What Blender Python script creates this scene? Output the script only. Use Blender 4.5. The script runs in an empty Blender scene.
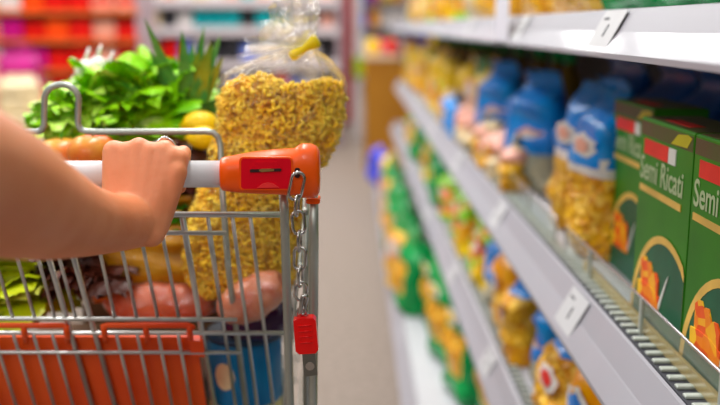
import bpy, math, random
from mathutils import Vector, Matrix, noise
random.seed(7)
C = bpy.context.scene.collection
PI = math.pi
CAMZ = 1.12
PITCH = math.radians(11.1); YAW = math.radians(0.38); F = 900.0
fw = Vector((math.sin(YAW)*math.cos(PITCH), math.cos(YAW)*math.cos(PITCH), -math.sin(PITCH)))
rt = Vector((math.cos(YAW), -math.sin(YAW), 0))
up = Vector((math.sin(YAW)*math.sin(PITCH), math.cos(YAW)*math.sin(PITCH), math.cos(PITCH)))
O = Vector((0, 0, CAMZ))
def ray(px, py): return fw + rt*((px-360)/F) + up*((202.5-py)/F)
def P(px, py, Y):                       # point of the place at distance Y down the aisle
    r = ray(px, py); return O + r*(Y/r.y)
# ------------------------------------------------------------------ camera
cd = bpy.data.cameras.new('camera'); cam = bpy.data.objects.new('camera', cd); C.objects.link(cam)
cam.location = O; cam.rotation_euler = (PI/2-PITCH, 0, -YAW)
cd.sensor_width = 36; cd.lens = 45; cd.clip_start = .02; cd.clip_end = 100
cd.dof.use_dof = True; cd.dof.focus_distance = .895; cd.dof.aperture_fstop = 2.5; cd.dof.aperture_blades = 0
bpy.context.scene.camera = cam
# ------------------------------------------------------------------ materials
MATS = {}
def sat(c, g=1.18):
    l = .3*c[0]+.5*c[1]+.2*c[2]; return tuple(min(1, max(.001, l+(x-l)*g)) for x in c)
def mat(name, col, rough=.5, metal=0, var=0.0, scale=20, bump=0, coat=0, spec=.3, sss=0, trans=0, alpha=1, col2=None, bscale=None):
    if name in MATS: return MATS[name]
    col = sat(col); col2 = sat(col2) if col2 else None
    m = bpy.data.materials.new(name); m.use_nodes = True
    nt = m.node_tree; b = nt.nodes['Principled BSDF']
    b.inputs['Base Color'].default_value = (*col, 1); b.inputs['Roughness'].default_value = rough
    b.inputs['Metallic'].default_value = metal; b.inputs['Coat Weight'].default_value = coat*.35
    b.inputs['Specular IOR Level'].default_value = spec
    b.inputs['Transmission Weight'].default_value = trans; b.inputs['Alpha'].default_value = alpha
    if sss:
        b.inputs['Subsurface Weight'].default_value = sss
        b.inputs['Subsurface Radius'].default_value = (1, .35, .2); b.inputs['Subsurface Scale'].default_value = .006
    tc = nt.nodes.new('ShaderNodeTexCoord')
    nz = nt.nodes.new('ShaderNodeTexNoise'); nz.inputs['Scale'].default_value = scale; nz.inputs['Detail'].default_value = 4
    nt.links.new(tc.outputs['Object'], nz.inputs['Vector'])
    rp = nt.nodes.new('ShaderNodeValToRGB')
    c2 = col2 if col2 else tuple(max(0, c*(1-var)) for c in col)
    c1 = col if col2 else tuple(min(1, c*(1+var*.6)) for c in col)
    rp.color_ramp.elements[0].position = .35; rp.color_ramp.elements[1].position = .65
    rp.color_ramp.elements[0].color = (*c2, 1); rp.color_ramp.elements[1].color = (*c1, 1)
    nt.links.new(nz.outputs['Fac'], rp.inputs['Fac']); nt.links.new(rp.outputs['Color'], b.inputs['Base Color'])
    if bump:
        n2 = nz
        if bscale:
            n2 = nt.nodes.new('ShaderNodeTexNoise'); n2.inputs['Scale'].default_value = bscale; n2.inputs['Detail'].default_value = 3
            nt.links.new(tc.outputs['Object'], n2.inputs['Vector'])
        bp = nt.nodes.new('ShaderNodeBump'); bp.inputs['Strength'].default_value = bump; bp.inputs['Distance'].default_value = .01
        nt.links.new(n2.outputs['Fac'], bp.inputs['Height']); nt.links.new(bp.outputs['Normal'], b.inputs['Normal'])
    MATS[name] = m; return m
def cells(name, cols, scale=30, rough=.35, bump=.4, coat=.3):
    """packaging print or loose food seen through film: cells of several colours"""
    if name in MATS: return MATS[name]
    cols = [sat(c) for c in cols]; m = mat(name, cols[0], rough, coat=coat); nt = m.node_tree; b = nt.nodes['Principled BSDF']
    tc = nt.nodes.new('ShaderNodeTexCoord'); v = nt.nodes.new('ShaderNodeTexVoronoi'); v.inputs['Scale'].default_value = scale
    nt.links.new(tc.outputs['Object'], v.inputs['Vector'])
    sp = nt.nodes.new('ShaderNodeSeparateColor'); nt.links.new(v.outputs['Color'], sp.inputs['Color'])
    rp = nt.nodes.new('ShaderNodeValToRGB'); rp.color_ramp.interpolation = 'CONSTANT'
    e = rp.color_ramp.elements; n = len(cols)
    while len(e) < n: e.new(.5)
    for i in range(n): e[i].position = i/n; e[i].color = (*cols[i], 1)
    nt.links.new(sp.outputs['Red'], rp.inputs['Fac']); nt.links.new(rp.outputs['Color'], b.inputs['Base Color'])
    bp = nt.nodes.new('ShaderNodeBump'); bp.inputs['Strength'].default_value = bump; bp.inputs['Distance'].default_value = .008
    nt.links.new(v.outputs['Distance'], bp.inputs['Height']); nt.links.new(bp.outputs['Normal'], b.inputs['Normal'])
    return m
def film_mat(name, tint=(1, 1, 1), haze=.06, wr=.8, sc=22, gl=.18):
    m = bpy.data.materials.new(name); m.use_nodes = True; nt = m.node_tree; nt.nodes.clear()
    out = nt.nodes.new('ShaderNodeOutputMaterial')
    tr = nt.nodes.new('ShaderNodeBsdfTransparent'); tr.inputs['Color'].default_value = (*tint, 1)
    gs = nt.nodes.new('ShaderNodeBsdfGlossy'); gs.inputs['Roughness'].default_value = .12; gs.inputs['Color'].default_value = (1, 1, 1, 1)
    df = nt.nodes.new('ShaderNodeBsdfDiffuse'); df.inputs['Color'].default_value = (.95, .93, .9, 1)
    lw = nt.nodes.new('ShaderNodeLayerWeight'); lw.inputs['Blend'].default_value = .25
    tc = nt.nodes.new('ShaderNodeTexCoord'); nz = nt.nodes.new('ShaderNodeTexNoise')
    nz.inputs['Scale'].default_value = sc; nz.inputs['Detail'].default_value = 5; nz.inputs['Distortion'].default_value = 1.2
    bp = nt.nodes.new('ShaderNodeBump'); bp.inputs['Strength'].default_value = wr; bp.inputs['Distance'].default_value = .02
    nt.links.new(tc.outputs['Object'], nz.inputs['Vector']); nt.links.new(nz.outputs['Fac'], bp.inputs['Height'])
    for n in (gs, lw): nt.links.new(bp.outputs['Normal'], n.inputs['Normal'])
    ma = nt.nodes.new('ShaderNodeMath'); ma.operation = 'MULTIPLY_ADD'; ma.inputs[1].default_value = .30; ma.inputs[2].default_value = gl*.3
    ma.use_clamp = True
    nt.links.new(lw.outputs['Fresnel'], ma.inputs[0])
    m1 = nt.nodes.new('ShaderNodeMixShader'); m1.inputs['Fac'].default_value = haze
    nt.links.new(tr.outputs[0], m1.inputs[1]); nt.links.new(df.outputs[0], m1.inputs[2])
    m2 = nt.nodes.new('ShaderNodeMixShader'); nt.links.new(ma.outputs[0], m2.inputs['Fac'])
    nt.links.new(m1.outputs[0], m2.inputs[1]); nt.links.new(gs.outputs[0], m2.inputs[2])
    nt.links.new(m2.outputs[0], out.inputs['Surface'])
    MATS[name] = m; return m
# ------------------------------------------------------------------ mesh collector
class MB:
    def __init__(s): s.v = []; s.f = []; s.mi = []
    def add(s, vs, fs, mi=0):
        n = len(s.v); s.v += [tuple(v) for v in vs]
        for f in fs: s.f.append(tuple(i+n for i in f)); s.mi.append(mi)
    def box(s, a, b, mi=0, M=None, bev=0):
        x0, y0, z0 = a; x1, y1, z1 = b
        if bev:
            e = bev; vs = []; 
            for (zz, k) in ((z0, e), (z0+e, 0), (z1-e, 0), (z1, e)):
                for (xx, yy) in ((x0+k+e*.3, y0+k), (x1-k-e*.3, y0+k), (x1-k, y0+k+e*.3), (x1-k, y1-k-e*.3), (x1-k-e*.3, y1-k), (x0+k+e*.3, y1-k), (x0+k, y1-k-e*.3), (x0+k, y0+k+e*.3)):
                    vs.append(Vector((xx, yy, zz)))
            fs = [tuple(range(7, -1, -1)), tuple(range(24, 32))]
            for r in range(3):
                for i in range(8): j = (i+1) % 8; fs.append((r*8+i, r*8+j, r*8+8+j, r*8+8+i))
        else:
            vs = [Vector(p) for p in ((x0,y0,z0),(x1,y0,z0),(x1,y1,z0),(x0,y1,z0),(x0,y0,z1),(x1,y0,z1),(x1,y1,z1),(x0,y1,z1))]
            fs = [(3,2,1,0),(4,5,6,7),(0,1,5,4),(1,2,6,5),(2,3,7,6),(3,0,4,7)]
        if M: vs = [M @ v for v in vs]
        s.add(vs, fs, mi); return s
    def tube(s, pts, r, seg=8, closed=False, mi=0, cap=True):
        pts = [Vector(p) for p in pts]; n = len(pts)
        rs = r if isinstance(r, (list, tuple)) else [r]*n
        T = []
        for i in range(n):
            a = pts[(i-1) % n] if (closed or i > 0) else pts[i]; b = pts[(i+1) % n] if (closed or i < n-1) else pts[i]
            T.append((b-a).normalized())
        ref = Vector((0, 0, 1)) if abs(T[0].z) < .9 else Vector((1, 0, 0))
        N = (ref - T[0]*ref.dot(T[0])).normalized(); vs = []
        for i in range(n):
            N = (N - T[i]*N.dot(T[i])).normalized(); B = T[i].cross(N)
            for k in range(seg):
                a = 2*PI*k/seg; vs.append(pts[i] + (N*math.cos(a)+B*math.sin(a))*rs[i])
        fs = []
        for i in range(n if closed else n-1):
            j = (i+1) % n
            for k in range(seg):
                l = (k+1) % seg; fs.append((i*seg+k, i*seg+l, j*seg+l, j*seg+k))
        if not closed and cap: fs += [tuple(range(seg-1, -1, -1)), tuple((n-1)*seg+k for k in range(seg))]
        s.add(vs, fs, mi); return s
    def rings(s, rings, mi=0, cap=True, mif=None):
        n = len(rings[0]); vs = [v for r in rings for v in r]; fs = []; m = []
        base = len(s.v)
        for i in range(len(rings)-1):
            for k in range(n):
                l = (k+1) % n; fs.append((i*n+k, i*n+l, (i+1)*n+l, (i+1)*n+k)); m.append(mif(i, k) if mif else mi)
        if cap:
            fs += [tuple(range(n-1, -1, -1)), tuple((len(rings)-1)*n+k for k in range(n))]; m += [m[0], m[-1]]
        s.v += [tuple(v) for v in vs]; s.f += [tuple(i+base for i in f) for f in fs]; s.mi += m; return s
    def lathe(s, prof, c=(0, 0, 0), seg=20, mi=0, mif=None, cap=True):
        return s.rings([[Vector((c[0]+r*math.cos(2*PI*k/seg), c[1]+r*math.sin(2*PI*k/seg), c[2]+z)) for k in range(seg)] for r, z in prof], mi, cap, mif)
    def ball(s, c, r, seg=16, mi=0, sq=(1, 1, 1)):
        R = []
        for i in range(seg//2+1):
            t = PI*(i/(seg//2)); rr = max(.02, math.sin(t))*r
            R.append([Vector((c[0]+rr*sq[0]*math.cos(2*PI*k/seg), c[1]+rr*sq[1]*math.sin(2*PI*k/seg), c[2]-r*sq[2]*math.cos(t))) for k in range(seg)])
        return s.rings(R, mi)
    def mesh(s, name, mats, smooth=True):
        me = bpy.data.meshes.new(name); me.from_pydata(s.v, [], s.f)
        for m in (mats if isinstance(mats, (list, tuple)) else [mats]): me.materials.append(m)
        me.polygons.foreach_set('material_index', s.mi); me.polygons.foreach_set('use_smooth', [smooth]*len(s.f))
        me.update(); return me
    def obj(s, name, mats, parent=None, smooth=True, **kw):
        o = bpy.data.objects.new(name, s.mesh(name, mats, smooth)); C.objects.link(o)
        if parent: 
            o.parent = parent; o.matrix_parent_inverse = parent.matrix_world.inverted() if False else Matrix.Translation(-parent.location)
        for k, v in kw.items(): o[k] = v
        return o
def empty(name, label, cat, loc=(0, 0, 0), group=None):
    o = bpy.data.objects.new(name, None); C.objects.link(o); o.location = loc; o.empty_display_size = .02
    o['label'] = label; o['category'] = cat
    if group: o['group'] = group
    return o
def sharp(o, ang=35):
    me = o.data
    try: me.set_sharp_from_angle(angle=math.radians(ang))
    except Exception: pass
    return o
ORD = ['first', 'second', 'third', 'fourth', 'fifth', 'sixth', 'seventh', 'eighth', 'ninth', 'tenth', 'eleventh', 'twelfth', 'thirteenth', 'fourteenth', 'fifteenth', 'sixteenth', 'seventeenth', 'eighteenth', 'nineteenth', 'twentieth']

# ================================================================== SETTING
m_floor = mat('floor_vinyl', (.25, .205, .175), .65, col2=(.17, .135, .11), scale=40, bump=.02)
fl = MB().box((-9, -2, -.05), (6, 24, 0)).obj('floor', m_floor, smooth=False, kind='structure')
m_wall = mat('wall_paint', (.62, .55, .52), .8, var=.05)
MB().box((-9, 24, 0), (6, 24.1, 4.2)).obj('wall_back', m_wall, smooth=False, kind='structure')
MB().box((2.6, -2, 0), (2.7, 24, 4.2)).obj('wall_right', m_wall, smooth=False, kind='structure')

# ================================================================== RIGHT SHELVING
m_rail = mat('rail_grey_plastic', (.33, .325, .355), .45, var=.03, scale=6, coat=.3)
m_shelf = mat('shelf_enamel', (.50, .50, .53), .35, var=.03)
m_dark = mat('dark_backing', (.05, .05, .06), .6, var=.2)
m_back = mat('shelf_back', (.16, .15, .16), .6, var=.2)
m_slat = mat('slot_bar', (.42, .45, .41), .3, var=.1)
m_tag = mat('price_paper', (.50, .50, .51), .6, var=.02)
m_ink = mat('price_ink', (.05, .05, .06), .6)
m_clear = film_mat('clear_riser', (.93, .97, .95), .01, .1, 5, .02)
m_wire = mat('shelf_wire', (.6, .58, .6), .25, .8, var=.05)
unit = empty('store_shelving', 'long grey supermarket shelving with tilted price rails along the right of the aisle', 'shelving', (.5, 3.3, 0))
#        X top edge, depth below the camera, y start, y end
SH = {'upper': (.318, -.019, .0, 7.6), 'middle': (.318, .362, .3, 6.3), 'lower': (.28, .633, .3, 6.1), 'bottom': (.158, .95, .6, 5.75)}
XB = .80
def shz(k): return CAMZ - SH[k][1] - .006
tags = {'upper': [1.05, 1.62, 2.35, 3.1, 4.4], 'middle': [1.15, 1.8, 2.55, 3.4, 4.4], 'lower': [1.65, 2.3, 3.1, 4.2], 'bottom': [3.4, 4.4]}
for k, (x, d, y0, y1) in SH.items():
    z = CAMZ-d; q = (.034, .062) if k == 'middle' else (.03, .055)
    b = MB().box((x+.004, y0, z-.03), (XB, y1, z-.006)).obj('shelf_board', m_shelf, unit, False)
    m = MB()
    prof = [(x, z), (x+.004, z+.001), (x+.006, z-.003), (x-q[0]+.006, z-q[1]-.001), (x-q[0]-.002, z-q[1]), (x-q[0]-.002, z-q[1]+.006), (x-q[0]*.52, z-q[1]*.5+.0), (x-q[0]*.47, z-q[1]*.5+.002)]
    m.rings([[Vector((a, y, c)) for a, c in prof] for y in (y0, y1)])
    r = m.obj('price_rail', m_rail, b, False)
    r.matrix_parent_inverse = Matrix.Translation(-unit.location); r.parent = b; r.matrix_parent_inverse = Matrix.Identity(4)
    nrm = Vector((-q[1], 0, q[0])).normalized(); dn = Vector((-q[0], 0, -q[1]))
    for ty in tags[k]:
        t = MB(); w = .085 if k != 'upper' else .09
        p0 = Vector((x, ty, z)) + nrm*.0035
        def quad(mb, u0, u1, v0, v1, off, mi):
            c = [p0+Vector((0, u, 0))+dn*v+nrm*off for u, v in ((u0, v0), (u1, v0), (u1, v1), (u0, v1))]
            c2 = [a - nrm*.0008 for a in c]
            mb.add(c+c2, [(0,1,2,3),(7,6,5,4),(0,4,5,1),(1,5,6,2),(2,6,7,3),(3,7,4,0)], mi)
        quad(t, 0, w, .04, .97, 0, 0); quad(t, w*.45, w*.50, .35, .6, .0007, 1); quad(t, w*.62, w*.85, .2, .24, .0007, 1)
        o = t.obj('price_tag', [m_tag, m_ink], None, False)
        o.parent = b; o.location = (0, 0, 0)
    if k in ('middle', 'lower', 'upper'):
        m = MB().box((x+.010, y0, z-.006), (x+.032, y1, z-.0035), 1)
        y = max(y0, .6)
        while y < min(y1, 5):
            m.box((x+.012, y, z-.0035), (x+.030, y+.009, z+.0005), 0, bev=.001); y += .024
        m.obj('slotted_edge', [m_slat, m_dark], b, False).parent = b
for k, (x, d, y0, y1) in SH.items():
    pass
# children above were built in world coordinates: shift them to their parent's frame
for o in [o for o in bpy.data.objects if o.type == 'MESH' and o.parent and o.parent.name.startswith('shelf_board')]:
    o.matrix_parent_inverse = Matrix.Identity(4)
for o in [o for o in bpy.data.objects if o.name.startswith('shelf_board')]:
    o.parent = unit; o.matrix_parent_inverse = Matrix.Translation(-unit.location)
MB().box((XB, -.2, 0), (XB+.03, 6.3, 2.0)).obj('back_panel', m_back, unit, False)
MB().box((XB, 6.3, 1.0), (XB+.03, 7.6, 2.0)).obj('back_panel', m_back, unit, False)
MB().box((.2, .6, 0), (XB, 5.7, .11)).obj('kick_plate', m_shelf, unit, False)
for yy in (6.3, 3.8, 2.5, 1.3):
    MB().box((XB-.03, yy-.015, 0), (XB, yy+.015, 2.0)).obj('upright', m_shelf, unit, False)
# clear front risers with a wire top rail on the middle shelf
def riser(y0, y1, clear=True):
    e = empty('shelf_riser', '', 'divider', (.345, y0, CAMZ-.362))
    z0 = CAMZ-.366; z1 = CAMZ-.320
    MB().tube([(.345, y0, z0), (.345, y0, z1-.004), (.345, y0+.004, z1), (.345, y1, z1), (.345, y1, z0)], .0018, 6).obj('rail', m_wire, e)
    MB().box((.3445, y0, z0), (.3455, y1, z1)).obj('clear_panel', m_clear, e, False)
    m = MB()
    y = y0+.24
    while y < y1-.1:
        m.box((.343, y, z0), (.347, y+.006, z1)); y += .24
    if m.v: m.obj('clip', m_slat, e, False)
    return e
riser(.55, 1.425)['label'] = 'nearest clear plastic riser with wire top rail, in front of the green boxes'
riser(1.50, 2.25)['label'] = 'second clear riser with wire rail, in front of the pasta bags'
riser(2.30, 3.1)['label'] = 'farthest clear riser with wire rail, beyond the pasta bags'

# ---- green boxes
m_green = mat('carton_green', (.025, .15, .008), .5, col2=(.05, .24, .012), scale=5, coat=.3)
m_dgreen = mat('carton_dark_green', (.008, .10, .05), .4, var=.2)
m_olive = mat('carton_olive', (.07, .09, .02), .4, col2=(.10, .07, .03), scale=14)
m_yel = mat('carton_yellow', (.55, .5, .03), .4, var=.1)
m_red = mat('label_red', (.78, .06, .05), .4, var=.1)
m_white = mat('label_white', (.8, .8, .76), .45, var=.04)
m_pale = mat('letter_pale', (.48, .58, .36), .5, var=.05)
m_gold = mat('stripe_gold', (.75, .5, .16), .4, var=.15)
m_orange = cells('biscuit_print', [(.85, .42, .06), (.8, .25, .03), (.9, .55, .1), (.75, .12, .03)], 60, .5, .1)
def textmesh(s, size, ext=.0002):
    cu = bpy.data.curves.new('t', 'FONT'); cu.body = s; cu.size = size; cu.extrude = ext; cu.offset = size*.012
    o = bpy.data.objects.new('t', cu); C.objects.link(o); bpy.context.view_layer.update()
    me = bpy.data.meshes.new_from_object(o.evaluated_get(bpy.context.evaluated_depsgraph_get()))
    bpy.data.objects.remove(o); return me
BW, BH, BD = .18, .258, .075
def face_pt(u, v, off):                       # u from the far edge to the near edge of the front
    return Vector((-off, BW*(1-u), BH*v))
def patch(mb, pts, off, mi=0):
    n = len(pts); a = [face_pt(u, v, off) for u, v in pts]; b = [face_pt(u, v, 0.0) for u, v in pts]
    mb.add(a+b, [tuple(range(n))] + [(i, n+i, n+(i+1) % n, (i+1) % n) for i in range(n)], mi)
def green_box(loc, label, rz=0):
    e = empty('biscuit_box', label, 'box', (0, 0, 0), 'green biscuit boxes')
    MB().box((0, 0, 0), (BD, BW, BH), bev=.0015).obj('carton', m_green, e, False)
    t = MB(); patch(t, [(0.01, .92), (.99, .92), (.99, .985), (.01, .985)], .0004); t.box((.004, .004, BH), (BD-.004, BW-.004, BH+.0006)); t.obj('top_panel', m_olive, e, False)
    t = MB(); t.box((.012, .05, BH+.0006), (.03, .13, BH+.001)); t.obj('lid_label', m_red, e, False)
    t = MB(); patch(t, [(.62, .925), (.9, .93), (.97, .975), (.9, .985), (.74, .975)], .0008); t.obj('yellow_flash', m_yel, e, False)
    t = MB(); patch(t, [(.10, .835), (.58, .835), (.58, .905), (.10, .905)], .0012); t.obj('red_label', m_red, e, False)
    t = MB(); patch(t, [(.59, .835), (.72, .835), (.72, .905), (.59, .905)], .0012); t.obj('white_label', m_white, e, False)
    t = MB(); patch(t, [(.05, .655), (.86, .655), (.86, .685), (.05, .685)], .0012); t.obj('gold_stripe', m_gold, e, False)
    # arched panel
    t = MB(); cx, cy, ru, rv = .64, .0, .60, .47
    pts = [(cx+ru*math.cos(a), max(.004, cy+rv*math.sin(a))) for a in [PI*i/24 for i in range(25)]]
    pts = [(min(.995, u), v) for u, v in pts]
    patch(t, pts, .0006); t.obj('arch_panel', m_dgreen, e, False)
    t = MB(); rr = []
    for i in range(25):
        a = PI*i/24
        rr.append((face_pt(min(.998, cx+(ru+.0)*math.cos(a)), max(.003, cy+rv*math.sin(a)), .001), face_pt(min(.999, cx+(ru+.06)*math.cos(a)), max(.003, cy+(rv+.035)*math.sin(a)), .001)))
    t.add([p for q in rr for p in q], [(2*i, 2*i+1, 2*i+3, 2*i+2) for i in range(24)]); t.obj('arch_border', m_gold, e, False)
    t = MB()
    for j, (u, v, w, h) in enumerate([(.20, .17, .13, .19), (.30, .15, .13, .20), (.42, .17, .14, .15), (.16, .14, .42, .10)]):
        patch(t, [(u, v+.005), (u+w, v+.005), (u+w*1.02, v+h*.8), (u+w*.7, v+h), (u+w*.3, v+h*.97), (u-.01, v+h*.85)], .0016+.0003*j)
    t.obj('biscuit_picture', m_orange, e, False)
    t = MB(); patch(t, [(.56, .16), (.60, .17), (.74, .35), (.70, .32)], .0018); t.obj('bowl_rim', m_white, e, False)
    me = textmesh('Semi Ricati', .036)
    me.transform(Matrix.Scale(1.12, 4, (0, 1, 0)) @ Matrix.Scale(.95, 4, (1, 0, 0)))
    R = Matrix(((0, 0, -1, -.0006), (-1, 0, 0, BW*.965), (0, 1, 0, BH*.715), (0, 0, 0, 1)))
    me.transform(R); me.materials.append(m_pale)
    o = bpy.data.objects.new('lettering', me); C.objects.link(o); o.parent = e
    e.location = loc; e.rotation_euler.z = rz; return e
gz = shz('middle')
green_box((.356, .750, gz), 'green biscuit box nearest the camera, cut by the right edge', .0)
green_box((.3555, .932, gz), 'green biscuit box standing second from the right edge, arch and red label in full', -.01)
green_box((.405, 1.212, gz), 'green biscuit box beside the bagged pasta, partly behind its blue top', .01)
# dark lids behind / tray
MB().box((.350, .70, gz), (.354, 1.33, gz+.018)).obj('shelf_ready_tray', mat('tray_board', (.72, .5, .25), .7, var=.1), None, False, label='tan cardboard tray edge under the green biscuit boxes', category='tray')

# ================================================================== POUCHES
def pouch(w, h, d, mats, slot, seed=0, top=.88, n=22, rows=18):
    """pillow bag standing up, front towards -x; seal at the top, slot(u, v) picks the colour area"""
    rnd = random.Random(seed); mb = MB(); R = []
    for i in range(rows+1):
        v = i/rows; t = 1.0
        if v < .1: t = .72+.28*(v/.1)**.5
        if v > top-.22: t = max(.04, 1-((v-(top-.22))/.24)**1.5)
        if v > top+.02: t = .04
        wob = .012*math.sin(v*17+seed)
        ring = []
        for k in range(n):
            a = 2*PI*k/n; cx, sx = math.cos(a), math.sin(a)
            ww = w/2*(1-.24*min(1, max(0, (v-top+.22)/.28))**1.3)*(1 if v < top-.1 else 1-.08*rnd.random())
            X = -math.copysign(abs(cx)**.75, cx)*d/2*t; Y = math.copysign(abs(sx)**.7, sx)*ww*(.94+.06*t)
            nn = noise.noise(Vector((X*25+seed, Y*22, v*6+seed)))*.022*min(1, t*1.6+.15)
            ring.append(Vector((X+nn+wob*(v > .7)+(v-.5)*.012, Y+nn*.6, v*h+.004*math.sin(k*1.7+seed)*(v > .95))))
        R.append(ring)
    def mif(i, k):
        a = 2*PI*(k+.5)/n; return slot(math.sin(a)*(1), (i+.5)/rows, math.cos(a) > -.2)
    mb.rings(R, mif=mif); return mb.mesh('pouch', mats)
def patch_mesh(w, h, d, cy, cz, rw, rh, mats, seed, inner=None):
    """printed label lying on the swelling front of a pouch"""
    mb = MB(); n = 18
    def front(y, z):
        s = min(.999, abs(y)/(w/2)); a = math.asin(s**(1/.7)); return -d/2*abs(math.cos(a))**.75-.004
    for q, (sc, mi, off) in enumerate([(1, 0, 0)] + ([(.6, 1, .002)] if inner else [])):
        c = [(cy+rw*sc*math.cos(2*PI*k/n)*(1+.15*math.sin(k*2.3+seed)), cz+rh*sc*math.sin(2*PI*k/n)*(1+.15*math.cos(k*1.9+seed))) for k in range(n)]
        vs = [Vector((front(cy, cz)-off-.003, cy, cz))] + [Vector((front(y, z)-off, y, z)) for y, z in c]
        mb.add(vs, [(0, 1+(k+1) % n, 1+k) for k in range(n)], mi)
    return mb.mesh('label', mats)
g_ = {}
g_['blue'] = mat('bag_blue', (.005, .17, .56), .28, col2=(.01, .31, .74), scale=16, bump=.5, coat=.5)
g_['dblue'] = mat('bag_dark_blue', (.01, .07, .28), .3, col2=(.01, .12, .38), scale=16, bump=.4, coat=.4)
g_['pasta'] = cells('pasta_through_film', [(.80, .46, .08), (.72, .36, .05), (.86, .55, .14), (.62, .28, .04)], 75, .35, .9)
g_['yellow'] = mat('bag_yellow', (.80, .50, .02), .3, col2=(.85, .62, .06), scale=18, bump=.3, coat=.4)
g_['green'] = mat('bag_green', (.004, .33, .09), .2, col2=(.004, .20, .06), scale=18, bump=.6, coat=.6)
g_['lime'] = mat('bag_lime', (.22, .52, .03), .25, col2=(.35, .62, .08), scale=22, bump=.4, coat=.5)
g_['orange'] = mat('bag_orange', (.80, .30, .03), .3, col2=(.85, .45, .05), scale=22, bump=.4, coat=.4)
g_['red'] = mat('bag_red', (.70, .04, .03), .3, var=.25, scale=22, bump=.3, coat=.4)
g_['white'] = mat('bag_white', (.78, .74, .72), .3, var=.12, scale=22, bump=.3, coat=.4)
g_['pink'] = mat('bag_pink', (.78, .42, .34), .35, var=.2, scale=22, bump=.3, coat=.4)
g_['cream'] = mat('bag_cream', (.75, .62, .40), .35, var=.2, scale=22, bump=.3, coat=.4)
g_['teal'] = mat('bag_teal', (.03, .42, .45), .3, var=.3, scale=12, coat=.4)
g_['violet'] = mat('bag_violet', (.04, .04, .50), .3, col2=(.08, .12, .72), scale=14, bump=.4, coat=.4)
g_['magenta'] = mat('bag_magenta', (.55, .01, .25), .4, var=.4, scale=8)
g_['mix'] = cells('printed_mix', [(.80, .42, .05), (.25, .52, .05), (.78, .12, .05), (.8, .7, .5), (.85, .5, .1)], 28, .3, .3)
g_['clear'] = cells('clear_film_low', [(.55, .5, .36), (.42, .42, .34), (.66, .6, .45)], 40, .2, .5)
TYPES = {}
def ptype(key, w, h, d, cols, slot, label=None, seed=1, name='pasta_bag'):
    mats = [g_[c] for c in cols]
    vs = [(pouch(w, h, d, mats, slot, seed+s*13)) for s in range(2)]
    lm = None
    if label:
        cy, cz, rw, rh, lc, lc2 = label
        lm = patch_mesh(w, h, d, cy*w, cz*h, rw*w, rh*h, [g_[lc]]+([g_[lc2]] if lc2 else []), seed, lc2)
    TYPES[key] = (vs, lm, h, w, d, name)
ptype('bluetop', .145, .265, .085, ['blue', 'pasta', 'white'], lambda u, v, f: 0 if v > .56+.03*math.sin(u*6) else (2 if v > .50 and f else 1), (-.12, .68, .26, .075, 'white', 'pink'), 3)
ptype('bluefull', .17, .265, .10, ['blue', 'clear', 'red'], lambda u, v, f: 0 if v > .36 else 1, (-.2, .46, .26, .09, 'pink', 'white'), 5)
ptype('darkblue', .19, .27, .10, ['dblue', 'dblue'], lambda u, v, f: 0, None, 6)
ptype('smallgold', .12, .125, .06, ['pasta', 'pink', 'cream'], lambda u, v, f: 0 if v < .55 else (1 if v < .8 else 2), (0, .5, .22, .16, 'white', 'red'), 8)
ptype('smallpink', .11, .13, .06, ['cream', 'pink'], lambda u, v, f: 0 if v < .5 else 1, (0, .45, .22, .16, 'orange', None), 9)
ptype('smallblue', .12, .13, .06, ['blue', 'white'], lambda u, v, f: 0, (.1, .55, .2, .14, 'white', None), 10)
ptype('yellow', .19, .27, .09, ['yellow', 'orange'], lambda u, v, f: 0 if v > .2 else 1, (.0, .42, .28, .12, 'pink', 'cream'), 11)
ptype('green', .20, .27, .10, ['green', 'pasta', 'yellow'], lambda u, v, f: 0 if (v > .60 or v < .22 or abs(u) > .55 or not f) else 1, (.05, .74, .22, .07, 'white', 'yellow'), 14)
ptype('greensticker', .17, .19, .12, ['green', 'green'], lambda u, v, f: 0, (.0, .62, .26, .13, 'yellow', 'cream'), 16)
ptype('lime', .15, .185, .08, ['lime', 'mix', 'yellow'], lambda u, v, f: 0 if v > .6 or v < .15 else 1, (.1, .45, .22, .12, 'white', 'red'), 18)
ptype('goldblue', .14, .185, .08, ['pasta', 'blue', 'orange'], lambda u, v, f: 1 if v > .7 else (0 if v > .2 else 2), (-.1, .5, .24, .12, 'white', 'red'), 20)
ptype('orange', .15, .185, .08, ['orange', 'pasta', 'white'], lambda u, v, f: 0 if v > .5 else 1, (.1, .6, .24, .13, 'white', 'blue'), 22)
ptype('mix', .14, .17, .08, ['mix', 'yellow'], lambda u, v, f: 0 if v > .3 else 1, (-.1, .6, .2, .12, 'red', 'white'), 24)
ptype('goldlabel', .19, .26, .10, ['pasta', 'green', 'pink'], lambda u, v, f: 1 if v > .8 else 0, (-.1, .6, .28, .15, 'pink', 'white'), 26)
ptype('violet', .16, .22, .11, ['violet', 'violet'], lambda u, v, f: 0, (.0, .55, .22, .1, 'blue', None), 28)
ptype('upgold', .2, .28, .12, ['pasta', 'cream'], lambda u, v, f: 0 if v < .8 else 1, (.05, .34, .2, .1, 'white', 'red'), 30)
ptype('upgreen', .2, .28, .12, ['green', 'pasta'], lambda u, v, f: 0 if v < .75 else 1, (.1, .2, .2, .12, 'lime', 'white'), 31)
ptype('upcream', .2, .28, .12, ['cream', 'yellow', 'pink'], lambda u, v, f: int(abs(u*2.3)) % 3, (.1, .25, .2, .12, 'orange', 'white'), 32)
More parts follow.
